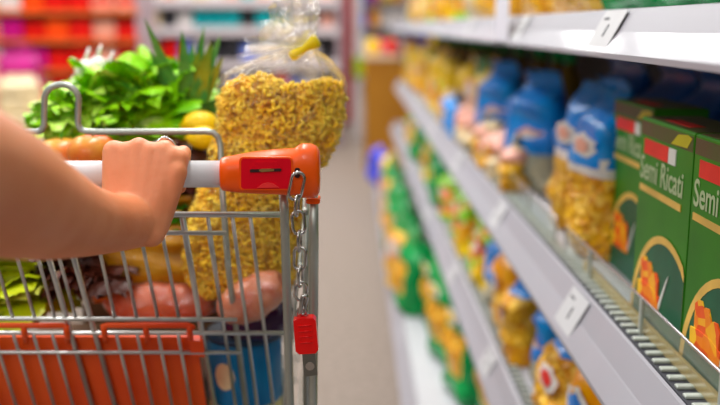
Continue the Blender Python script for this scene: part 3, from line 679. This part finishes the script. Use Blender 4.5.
# ================================================================== ARM AND HAND
m_skin = mat('skin', (.78, .34, .20), .5, col2=(.72, .28, .15), scale=22, bump=.06, bscale=180, sss=.25, spec=.4)
mb = MB()
def cone(a, b, ra, rb, n=14):
    a, b = Vector(a), Vector(b); pts = []; rs = []; k = 6
    d = (b-a); L = d.length; u = d/L
    for i in range(k): t = PI/2*(1-i/k); pts.append(a-u*ra*math.sin(t)); rs.append(max(.0004, ra*math.cos(t)))
    for i in range(5): f = i/4; pts.append(a+d*f); rs.append(ra+(rb-ra)*f)
    for i in range(1, k+1): t = PI/2*i/k; pts.append(b+u*rb*math.sin(t)); rs.append(max(.0004, rb*math.cos(t)))
    mb.tube(pts, rs, n)
W = P(137, 221, .862)
chain_arm = [(Vector((-.40, -.42, 1.42)), .062), (Vector((-.37, -.20, 1.22)), .058), (Vector((-.33, .0, 1.03)), .054), (Vector((-.285, .17, .985)), .050), (P(-330, 120, .30), .050), (P(-150, 150, .44), .050), (P(-60, 170, .53), .0485), (P(0, 192, .60), .0450), (P(40, 208, .68), .0405), (P(80, 219.5, .765), .0330), (P(112, 223, .825), .0278), (W, .0262)]
def crom(q, t):
    n = len(q)-1; i = min(n-1, int(t*n)); f = t*n-i
    g = lambda k: q[max(0, min(n, k))]
    a, b, c_, d_ = g(i-1), g(i), g(i+1), g(i+2)
    return (b*2+(c_-a)*f+(a*2-b*5+c_*4-d_)*f*f+(b*3-a-c_*3+d_)*f**3)*.5
AP = [a for a, r in chain_arm]; AR = [r for a, r in chain_arm]
mb.tube([crom(AP, i/60) for i in range(61)], [crom(AR, i/60) for i in range(61)], 32); cone(AP[-2], AP[-1], AR[-2]*.97, AR[-1], 24)
MC = [(P(114.5, 152, .878), .0120), (P(139, 149, .879), .0118), (P(162, 152, .879), .0112), (P(179, 159, .880), .0105)]
CB_ = [(P(121, 214, .862), .019), (P(133, 216, .860), .020), (P(145, 219, .860), .019), (P(152, 223, .862), .018)]
for (a, ra), (b, rb) in zip(CB_, MC): cone(a, b, ra, rb)
PI_ = [(P(112, 153, .922), .0098), (P(140, 150.5, .925), .0100), (P(167, 147, .924), .0096), (P(183.5, 153, .918), .0084)]
for i in range(3):                              # web of the back of the hand
    a = (CB_[i][0]+CB_[i+1][0])/2; b = (MC[i][0]+MC[i+1][0])/2+Vector((0, -.0015, -.0025)); cone(a, b, .0195, .0118); cone(b, (PI_[i][0]+PI_[i+1][0])/2+Vector((0, -.012, -.002)), .0112, .008)
DI = [(P(113, 172, .939), .0085), (P(140, 172, .940), .0088), (P(166, 171, .940), .0085), (P(183, 170, .936), .0075)]
TI = [(P(115, 191, .925), .0078), (P(139, 192, .925), .008), (P(163, 192, .925), .0078), (P(180, 188, .925), .0068)]
for i in range(4):
    cone(MC[i][0], PI_[i][0], MC[i][1]*.95, PI_[i][1]); cone(PI_[i][0], DI[i][0], PI_[i][1]*.98, DI[i][1]); cone(DI[i][0], TI[i][0], DI[i][1]*.98, TI[i][1])
# thumb passes below the bar
cone(P(122, 213, .868), P(108, 199, .880), .018, .0125); cone(P(108, 199, .880), P(121, 197.5, .898), .0120, .0105); cone(P(121, 197.5, .898), P(144, 198.5, .905), .0100, .0085)
# ulnar edge and wrist bone
cone(P(160, 215, .866), P(176, 172, .872), .0135, .0115); cone(P(151, 232, .856), P(158, 218, .862), .0150, .0120)
arm = mb.obj('person', m_skin)
bpy.context.view_layer.update()
rm = arm.modifiers.new('r', 'REMESH'); rm.mode = 'VOXEL'; rm.voxel_size = .0019; rm.use_smooth_shade = True
sm = arm.modifiers.new('s', 'SMOOTH'); sm.factor = .6; sm.iterations = 9
me = bpy.data.meshes.new_from_object(arm.evaluated_get(bpy.context.evaluated_depsgraph_get()))
arm.modifiers.clear(); arm.data = me; me.materials.clear(); me.materials.append(m_skin)
me.polygons.foreach_set('use_smooth', [True]*len(me.polygons))
arm['label'] = 'person seen as a bare right forearm and hand gripping the white cart handle'; arm['category'] = 'person'
m_ring = mat('ring_silver', (.85, .82, .8), .15, 1)
ax = (PI_[2][0]-MC[2][0]).normalized(); c = MC[2][0].lerp(PI_[2][0], .62); s1 = ax.cross(Vector((1, 0, 0))).normalized(); s2 = ax.cross(s1)
mbr = MB().tube([c+(s1*math.cos(t)+s2*math.sin(t))*.0108 for t in [2*PI*i/28 for i in range(28)]], .0011, 8, closed=True)
for k in (-1, 0, 1): 
    cc = c+Vector((.0025*k, -.0006, .0112)); mbr.ball(cc, .0016+.0006*(k == 0), 8)
mbr.obj('ring', m_ring, arm)

# ================================================================== GROCERIES
# clear bag of pasta
YB = 1.10
ringsd = [(296, 242, 30), (290, 242, 50), (275, 242, 60), (262, 242, 62), (235, 243, 62), (205, 248, 58), (180, 258, 58), (155, 270, 62), (135, 279, 65), (115, 281, 65.5), (97, 281, 65), (84, 281, 62), (75, 282, 57), (67, 286, 47), (60, 291, 36), (54, 297, 24), (49, 301, 13), (45, 304, 7)]
m_film = film_mat('cellophane', (1, 1, .995), .008, .8, 34, .08)
def bagring(py, cx, rx, n=64, ruf=.0, seed=0, ryk=.72):
    c = P(cx, py, YB); r = rx/805.0; out = []
    for k in range(n):
        a = 2*PI*k/n; nn = noise.noise(Vector((math.cos(a)*2.2, math.sin(a)*2.2, py*.03+seed)))
        q = 1+.05*nn+ruf*(.55*math.sin(a*11+math.sin(a*3)*2)+.35*math.sin(a*23+1))
        out.append(Vector((c.x+math.cos(a)*r*q, YB+math.sin(a)*r*ryk*q, c.z)))
    return out
import bisect
yy = []; 
dense = []
for i in range(len(ringsd)-1):
    a, b = ringsd[i], ringsd[i+1]; n = max(1, int(abs(a[0]-b[0])/6))
    for k in range(n): f = k/n; dense.append(tuple(a[j]+(b[j]-a[j])*f for j in range(3)))
dense.append(ringsd[-1])
pb = empty('pasta_bag', 'big clear cellophane bag of yellow ruffled pasta tied with a yellow clip', 'bag', P(250, 290, YB))
RR = []
for py, cx, rx in dense:
    ruf = 0 if py > 90 else min(.24, (90-py)/38*.24)
    if py < 52: ruf *= .7
    RR.append(bagring(py, cx, rx, 72, ruf))
# pull a film corner out on the left shoulder
for i, (py, cx, rx) in enumerate(dense):
    if 46 < py < 78:
        k = 0
        for j, v in enumerate(RR[i]):
            a = 2*PI*j/72; wgt = max(0, math.cos(a-PI))**6*k*.022; v.x -= wgt
fb = MB().rings(RR, cap=True).obj('film', m_film, pb)
# flaring collar above the tie
RR = []; edge = [(242, 57), (247, 48), (256, 35), (268, 20), (281, 3), (292, -8), (303, -14), (314, -8), (319, 6), (319, 22), (317, 34)]
tie = P(303, 46, YB)
nE = 80
for r in range(13):
    f = r/12; ring = []
    for k in range(nE):
        a = 2*PI*k/nE; 
        s = (1-math.cos(a))/2*(len(edge)-1); i = min(len(edge)-2, int(s)); t = s-i
        ex = edge[i][0]+(edge[i+1][0]-edge[i][0])*t; ey = edge[i][1]+(edge[i+1][1]-edge[i][1])*t
        # pleats
        pl = 1+(.10*math.sin(a*13)+.07*math.sin(a*29+1))*f
        tx = 303+7*math.cos(PI*s/10+PI)*1.0; 
        g = f**.8
        px = 303+(ex-303)*g*pl + (1-g)*6*(s/10-.5)*2; py = 46+(ey-46)*g*pl
        p = P(px, py, YB); p.y += math.sin(a)*(.007+.026*f)+.006*math.sin(a*11)*f
        ring.append(p)
    RR.append(ring)
MB().rings(RR, cap=False).obj('gathered_top', film_mat('cellophane_folds', (.99, .98, .97), .16, 1.3, 30, .5), pb)
ty = MB(); 
A, B_ = P(290.5, 57.5, YB-.012), P(318, 40, YB-.012)
dv = (B_-A); nrm = Vector((-dv.z, 0, dv.x)).normalized()
pts = []
for f, hh in ((0, .0045), (.12, .0068), (.3, .0058), (.5, .0042), (.7, .0058), (.88, .0085), (1, .006)):
    pts.append((A+dv*f, hh))
R = []
for p, hh in pts:
    R.append([p+nrm*hh+Vector((0, -.003, 0)), p+nrm*hh+Vector((0, .022, 0)), p-nrm*hh+Vector((0, .022, 0)), p-nrm*hh+Vector((0, -.003, 0)), p+Vector((0, -.0045, 0))])
ty.rings(R); ty.obj('tie', mat('tie_yellow', (.85, .68, .01), .35, var=.08, coat=.3), pb)
# ruffled pasta pieces
m_pasta = mat('dry_pasta', (1, .74, .17), .6, col2=(1, .56, .06), scale=30, bump=.2, sss=.0, coat=.15)
mp = MB(); rnd = random.Random(5)
def ruffle(c, s, mp):
    M = Matrix.Translation(c) @ Matrix.Rotation(rnd.uniform(0, 6.3), 4, 'Z') @ Matrix.Rotation(rnd.uniform(0, 6.3), 4, 'X') @ Matrix.Rotation(rnd.uniform(0, 6.3), 4, 'Y')
    n = 12; ph = rnd.uniform(0, 6); k = rnd.uniform(.6, .95)*2*PI
    pts = []
    for i in range(n):
        a = k*i/(n-1); r = s*.42*(1+.22*math.sin(i*2.1+ph))
        pts.append(M @ Vector((r*math.cos(a), r*math.sin(a), s*.20*math.sin(i*1.7+ph))))
    mp.tube(pts, s*.17, 5)
def at_level(py):
    for a, b in zip(dense, dense[1:]):
        if a[0] >= py >= b[0]:
            f = (a[0]-py)/(a[0]-b[0]+1e-9); return a[1]+(b[1]-a[1])*f, a[2]+(b[2]-a[2])*f
    return dense[-1][1:]
cnt = 0
while cnt < 3200:
    py = rnd.uniform(76, 288); a = rnd.uniform(0, 2*PI); q = rnd.uniform(.5, .87)**.7
    cx, rx = at_level(py)
    if math.sin(a) > .55: continue
    x = math.cos(a)*q
    if py < 92 and py < 76+10*abs(x+.1)+rnd.uniform(-3, 3)+4*math.sin(x*5): continue
    c = P(cx, py, YB); p = Vector((c.x+x*rx/805, YB+math.sin(a)*q*rx/805*.72, c.z))
    ruffle(p, rnd.uniform(.0115, .0155), mp); cnt += 1
# core so that no light falls right through the heap
RR = []
for py, cx, rx in dense:
    if 90 < py < 290: RR.append(bagring(py, cx, rx*.72, 40, .12, 3))
mp.rings(RR)
po = mp.obj('pasta', m_pasta, pb, True, kind='stuff')

# leafy things
def leaf(mb, base, dirv, upv, L, Wd, curl, ruf, seed, mi=0, nu=9, nv=7, point=False):
    dirv = dirv.normalized(); side = dirv.cross(upv).normalized(); nrm = side.cross(dirv).normalized(); vs = []
    for i in range(nu):
        t = i/(nu-1); prof = (math.sin(PI*min(1, t*.86+.10))**.7) if not point else (1-t)**.75*(1-.35*(t < .08))
        a = curl*t
        c = base + dirv*(L*(math.sin(a)/curl if abs(curl) > .01 else t)) + nrm*(L*((1-math.cos(a))/curl if abs(curl) > .01 else 0))
        for j in range(nv):
            s = j/(nv-1)*2-1
            w_ = Wd*prof*s
            n = noise.noise(Vector((i*.8+seed, j*.9, seed*1.7)))*ruf*(abs(s)*.7+.3)+math.sin(i*2.1+j*3+seed)*ruf*.5*abs(s)**2
            vs.append(c+side*w_+nrm*(Wd*.38*s*s*prof*(1 if not point else 1.1)+n))
    fs = [(i*nv+j, i*nv+j+1, (i+1)*nv+j+1, (i+1)*nv+j) for i in range(nu-1) for j in range(nv-1)]
    mb.add(vs, fs, mi)
def leafmat(name, c1, c2, scale=18, rough=.4):
    m = mat(name, c1, rough, col2=c2, scale=scale, bump=.5, bscale=60, coat=.1)
    b = m.node_tree.nodes['Principled BSDF']; b.inputs['Subsurface Weight'].default_value = .15
    b.inputs['Subsurface Radius'].default_value = (.4, 1, .2); b.inputs['Subsurface Scale'].default_value = .01
    return m
m_let = leafmat('lettuce_leaf', (.42, .75, .04), (.22, .58, .02))
m_let2 = leafmat('lettuce_pale', (.66, .85, .28), (.45, .75, .10))
m_redl = leafmat('red_leaf', (.10, .025, .015), (.03, .012, .008))
m_dgl = leafmat('dark_leaf', (.06, .25, .02), (.03, .14, .01))
m_olv = leafmat('olive_leaf', (.22, .26, .03), (.10, .13, .01))
def head(name, label, c, R, n, mats, seed, cat='lettuce', ruf=.012, sq=1, parent=None):
    mb = MB(); rnd = random.Random(seed)
    for i in range(n):
        th_ = rnd.uniform(0, 2*PI); el = math.asin(rnd.uniform(-.1, 1)); rr = R*rnd.uniform(.35, .6)
        d = Vector((math.cos(th_)*math.cos(el), math.sin(th_)*math.cos(el), math.sin(el)*sq))
        leaf(mb, Vector(c)+Vector((d.x*R*.15, d.y*R*.15, d.z*R*.1-R*.1)), d+Vector((0, 0, .25)), Vector((-d.y, d.x, .3)).cross(d)+Vector((0, 0, .1)), R*rnd.uniform(.75, 1.05), R*rnd.uniform(.24, .38), rnd.uniform(.4, 1.5), ruf, rnd.uniform(0, 50), rnd.randrange(len(mats)))
    mb.ball(c, R*.55, 16, 0)
    o = mb.obj(name, mats); o['label'] = label; o['category'] = cat; return o
def PC(px, py, Y): return P(px, py, Y)
head('lettuce', 'bright green leaf lettuce on top of the cart load, left of the pineapple', PC(135, 108, 1.32), .105, 90, [m_let, m_let, m_let2], 2)
head('lettuce', 'pale green leaf lettuce beside the seat rail loop at the left', PC(82, 122, 1.27), .075, 70, [m_let2, m_let], 3)
head('lettuce', 'pale crisp lettuce heart behind the other lettuces', PC(160, 88, 1.50), .09, 60, [m_let, m_let2], 4)
head('red_lettuce', 'dark red leaf lettuce behind the knuckles', PC(192, 170, 1.20), .068, 46, [m_redl, m_redl], 5, ruf=.01)
head('red_lettuce', 'dark red leaf lettuce low at the left behind the gate wires', PC(92, 262, 1.14), .075, 44, [m_redl, m_redl], 6, ruf=.01)
head('salad_greens', 'olive green salad head seen through the gate under the wrist', PC(160, 222, 1.17), .045, 40, [m_olv, m_olv, m_dgl], 7, 'salad')
head('cabbage', 'pale green pointed cabbage low at the left edge behind the wires', PC(14, 292, 1.13), .095, 34, [leafmat('cabbage_leaf', (.62, .66, .08), (.40, .50, .03), 10), leafmat('cabbage_pale', (.75, .74, .22), (.5, .58, .08), 10)], 8, 'cabbage', .006)
# spring onions / radishes: white bulbs
sp = empty('radish_bunch', 'bunch of white and pink radishes lying on the lettuce', 'radishes', PC(95, 95, 1.36))
m_rw = mat('radish_white', (.85, .80, .80), .35, var=.06); m_rp = mat('radish_pink', (.75, .25, .32), .35, col2=(.85, .6, .6), scale=20)
rnd = random.Random(9)
for i, (x, y, r, k) in enumerate([(86, 72, .017, 0), (98, 68, .016, 0), (92, 86, .019, 1), (106, 82, .018, 0), (80, 84, .015, 0), (110, 72, .013, 0), (100, 100, .014, 1)]):
    p = PC(x, y, 1.34+.01*i); MB().ball(p, r, 14, sq=(1, 1, 1.1)).tube([p+Vector((0, 0, r)), p+Vector((.004, .01, r+.018))], [.004, .0015], 6).obj('radish', m_rp if k else m_rw, sp)
# pineapple: body low in the load, crown up
m_pine = cells('pineapple_skin', [(.55, .30, .04), (.45, .22, .03), (.35, .25, .05)], 60, .5, .9)
m_crown = leafmat('pineapple_leaf', (.08, .27, .07), (.20, .40, .12), 30)
m_crown2 = leafmat('pineapple_leaf_dry', (.45, .40, .08), (.18, .34, .06), 14)
pa = empty('pineapple', 'pineapple with a tall spiky green crown behind the lemon', 'pineapple', PC(190, 150, 1.38))
pc = PC(192, 165, 1.40)
MB().ball(pc, .075, 20, sq=(.75, .75, 1.1)).obj('fruit', m_pine, pa)
cr = MB(); top = PC(190, 113, 1.30)
for i, (dx, dz, L, cu, wd) in enumerate([(-.02, 1, .125, .1, .018), (.05, 1, .105, -.15, .018), (.33, 1, .12, .15, .018), (-.45, 1, .11, .3, .018), (.5, .9, .10, .2, .016), (-.33, 1.0, .15, .1, .014), (.42, 1.1, .125, -.2, .016), (.16, 1, .10, .3, .018), (-1.2, .9, .13, 1.0, .018), (-1.3, .55, .15, .9, .019), (-1.4, .3, .14, .6, .018), (-.9, 1, .12, .9, .018), (.9, .8, .09, .6, .016), (-1.5, .75, .17, .8, .018), (.2, 1.1, .13, .0, .014)]):
    dv = Vector((dx, -.15+.12*math.sin(i*2), dz)).normalized()
    upv = Vector((0, -1, .1)) if abs(dx) < .6 else Vector((-.2*math.copysign(1, dx), -.6, -.8 if dx < 0 else -.8))
    leaf(cr, top+Vector((.006*dx, .006*math.sin(i), -.01)), dv, upv, L*1.05, wd, cu, .001, i*3.1, 1 if i in (7, 4, 2) else 0, 10, 5, point=True)
cr.obj('crown', [m_crown, m_crown2], pa)
# lemons, apples
m_lem = mat('lemon_peel', (.90, .62, .02), .4, var=.06, bump=.3, bscale=120, coat=.2)
def lemon(name, label, c, r):
    R = []
    for i in range(17):
        t = PI*i/16; rr = max(.0008, math.sin(t)**.9*r*.8)
        x = -math.cos(t)*r*1.02+(-.004 if i == 0 else .004 if i == 16 else 0)
        R.append([Vector((c.x+x, c.y+rr*math.cos(2*PI*k/20), c.z+rr*math.sin(2*PI*k/20))) for k in range(20)])
    return MB().rings(R).obj(name, m_lem, None, True, label=label, category='lemon')
lemon('lemon', 'yellow lemon above the cart rail beside the pineapple crown', PC(201, 126, 1.24), .026)
lemon('lemon', 'yellow lemon lower down against the pasta bag', PC(203, 138, 1.18), .020)
m_app = mat('apple_skin', (.68, .06, .04), .3, col2=(.75, .40, .10), scale=14, coat=.4)
def apple(label, c, r):
    e = empty('apple', label, 'apple', c-Vector((0, 0, r)), 'apples behind the handle')
    prof = []
    for i in range(17):
        t = PI*i/16; rr = r*math.sin(t)*(1+.12*math.cos(t)*-1); zz = -r*.92*math.cos(t)
        if i > 13: zz -= (i-13)**2*r*.035
        prof.append((max(.0006, rr), zz))
    MB().lathe(prof, c, 22).obj('flesh', m_app, e)
    MB().tube([c+Vector((0, 0, r*.55)), c+Vector((.002, 0, r*1.05))], .0014, 6).obj('stem', m_dgl, e)
apple('red and yellow apple left of the knuckles, just above the handle', PC(93, 156, 1.10), .031)
apple('red apple with yellow blush lying behind the wrist, left of the knuckles', PC(62, 160, 1.16), .033)
# packed meat
m_meat = mat('meat_pink', (.66, .17, .09), .3, col2=(.75, .32, .16), scale=35, bump=.6, coat=.6)
m_ham = mat('ham', (.72, .22, .10), .28, col2=(.60, .12, .04), scale=20, bump=.6, coat=.7)
m_film2 = film_mat('meat_film', (1, .98, .97), .03, 1.0, 45, .35)
def sausage(label, pts, r, m, name='sausage', cat='sausage', film=True):
    P0 = [Vector(p) for p in pts]; n = 14; path = []
    for i in range(n+1):
        f = i/n*(len(P0)-1); k = min(len(P0)-2, int(f)); path.append(P0[k].lerp(P0[k+1], f-k))
    rs = [r*min(1, math.sin(PI*(i+.45)/(n+.9))**.35)*(1+.04*math.sin(i*1.9)) for i in range(n+1)]
    e = empty(name, label, cat, path[0])
    MB().tube(path, rs, 20).obj('meat', m, e)
    if film: MB().tube(path, [q*1.05 for q in rs], 20).obj('wrap', m_film2, e)
    return e
sausage('thick pink ham sausage in film across the middle of the basket', [PC(108, 300, 1.13), PC(150, 303, 1.11), PC(215, 302, 1.10)], .028, m_ham)
sausage('shorter pink sausage in film below the pasta bag at the right', [PC(222, 312, 1.03), PC(250, 300, 1.02), PC(282, 280, 1.015)], .026, m_meat)
sausage('dark purple aubergine lying at the right under the pasta bag', [PC(225, 326, 1.09), PC(260, 322, 1.08), PC(288, 312, 1.06)], .024, mat('aubergine', (.035, .012, .05), .25, var=.3, coat=.5), 'aubergine', 'aubergine', False)
# yellow pouches of sauce between
m_sau = mat('pouch_amber', (.62, .34, .03), .28, col2=(.42, .20, .02), scale=16, bump=.5, coat=.5)
me = pouch(.17, .12, .07, [m_sau], lambda u, v, f: 0, 44)
for i, (px, py, Y, lab) in enumerate([(158, 300, 1.145, 'amber pouch with glints behind the pink ham sausage'), (215, 285, 1.17, 'amber pouch leaning under the pasta bag')]):
    o = bpy.data.objects.new('sauce_pouch', me); C.objects.link(o); o.location = PC(px, py, Y); o.rotation_euler.z = PI/2; o['label'] = lab; o['category'] = 'pouch'; o['group'] = 'amber pouches'
# blue pail
m_pail = mat('pail_blue', (.005, .13, .32), .35, col2=(.01, .20, .40), scale=10, coat=.3); m_pl = mat('pail_pale', (.62, .58, .30), .4, var=.15); m_lid = mat('pail_lid', (.02, .05, .1), .4)
pc = PC(246, 394, 1.13); e = empty('food_pail', 'round blue tub with a pale yellow base standing in the basket', 'tub', (pc.x, pc.y, .505))
zt = P(246, 334, 1.13).z
MB().lathe([(.046, .505), (.047, .515), (.048, pc.z)], (pc.x, pc.y, 0), 28).obj('base', m_pl, e)
MB().lathe([(.0485, pc.z), (.049, pc.z+.003), (.049, zt-.004), (.047, zt)], (pc.x, pc.y, 0), 28).obj('blue_sleeve', m_pail, e)
MB().lathe([(.05, zt), (.0505, zt+.006), (.046, zt+.008)], (pc.x, pc.y, 0), 28).obj('lid', m_lid, e)
mb = MB(); n = 14
cc = PC(228, 365, 1.08); a0 = math.atan2(-.0486, -.02)
for i in range(n+1): 
    a = -PI/2-.75+.6*i/n; hgt = .018*math.sqrt(max(.01, 1-((i-n/2)/(n/2))**2)); zc = (pc.z+zt)/2
    mb.v += [(pc.x+.0496*math.cos(a), pc.y+.0496*math.sin(a), zc-hgt), (pc.x+.0496*math.cos(a), pc.y+.0496*math.sin(a), zc+hgt)]
for i in range(n): mb.f.append((2*i, 2*i+2, 2*i+3, 2*i+1)); mb.mi.append(0)
mb.obj('badge', g_['cream'], e)
# boxes that carry the load behind the orange flap
m_kraft = mat('kraft_box', (.10, .05, .025), .8, var=.15)
MB().box((-.50, 1.12, .506), (-.20, 1.38, .655), bev=.003).obj('grocery_carton', m_kraft, None, False, label='brown carton on the basket floor behind the orange seat flap', category='carton')
MB().box((-.44, 1.40, .506), (-.16, 1.70, .80), bev=.003).obj('grocery_carton', m_kraft, None, False, label='taller brown carton under the lettuces at the front of the basket', category='carton')

# ================================================================== LIGHT
wd = bpy.data.worlds.new('world'); bpy.context.scene.world = wd; wd.use_nodes = True
nt = wd.node_tree; bg = nt.nodes['Background']; bg.inputs['Strength'].default_value = 1.0
tc = nt.nodes.new('ShaderNodeTexCoord'); sx = nt.nodes.new('ShaderNodeSeparateXYZ'); rp = nt.nodes.new('ShaderNodeValToRGB')
mr = nt.nodes.new('ShaderNodeMapRange'); mr.inputs['From Min'].default_value = -1; mr.inputs['From Max'].default_value = 1
nt.links.new(tc.outputs['Generated'], sx.inputs[0]); nt.links.new(sx.outputs['Z'], mr.inputs['Value']); nt.links.new(mr.outputs['Result'], rp.inputs['Fac']); nt.links.new(rp.outputs['Color'], bg.inputs['Color'])
e = rp.color_ramp.elements; e[0].position = .40; e[0].color = (.05, .04, .035, 1); e[1].position = .9; e[1].color = (1.0, .98, .96, 1)
k = e.new(.5); k.color = (.13, .115, .105, 1); k = e.new(.62); k.color = (.42, .40, .39, 1)
def area(loc, sx, sy, e, rot=(0, 0, 0), col=(1, .98, .96)):
    l = bpy.data.lights.new('ceiling_lamp', 'AREA'); l.shape = 'RECTANGLE'; l.size = sx; l.size_y = sy; l.energy = e; l.color = col
    o = bpy.data.objects.new('ceiling_lamp', l); C.objects.link(o); o.location = loc; o.rotation_euler = rot; return o
for x in (-2.4, -.4):
    for y in (1.9, 4.7, 7.5, 10.5): area((x, y, 3.4), .35, 2.2, 70 if x > -1 else 50)
    area((x, -3.0, 3.4), .35, 2.2, 40)
sc = bpy.context.scene
sc.view_settings.view_transform = 'Standard'; sc.view_settings.look = 'None'; sc.view_settings.gamma = 1; sc.view_settings.exposure = -0.06
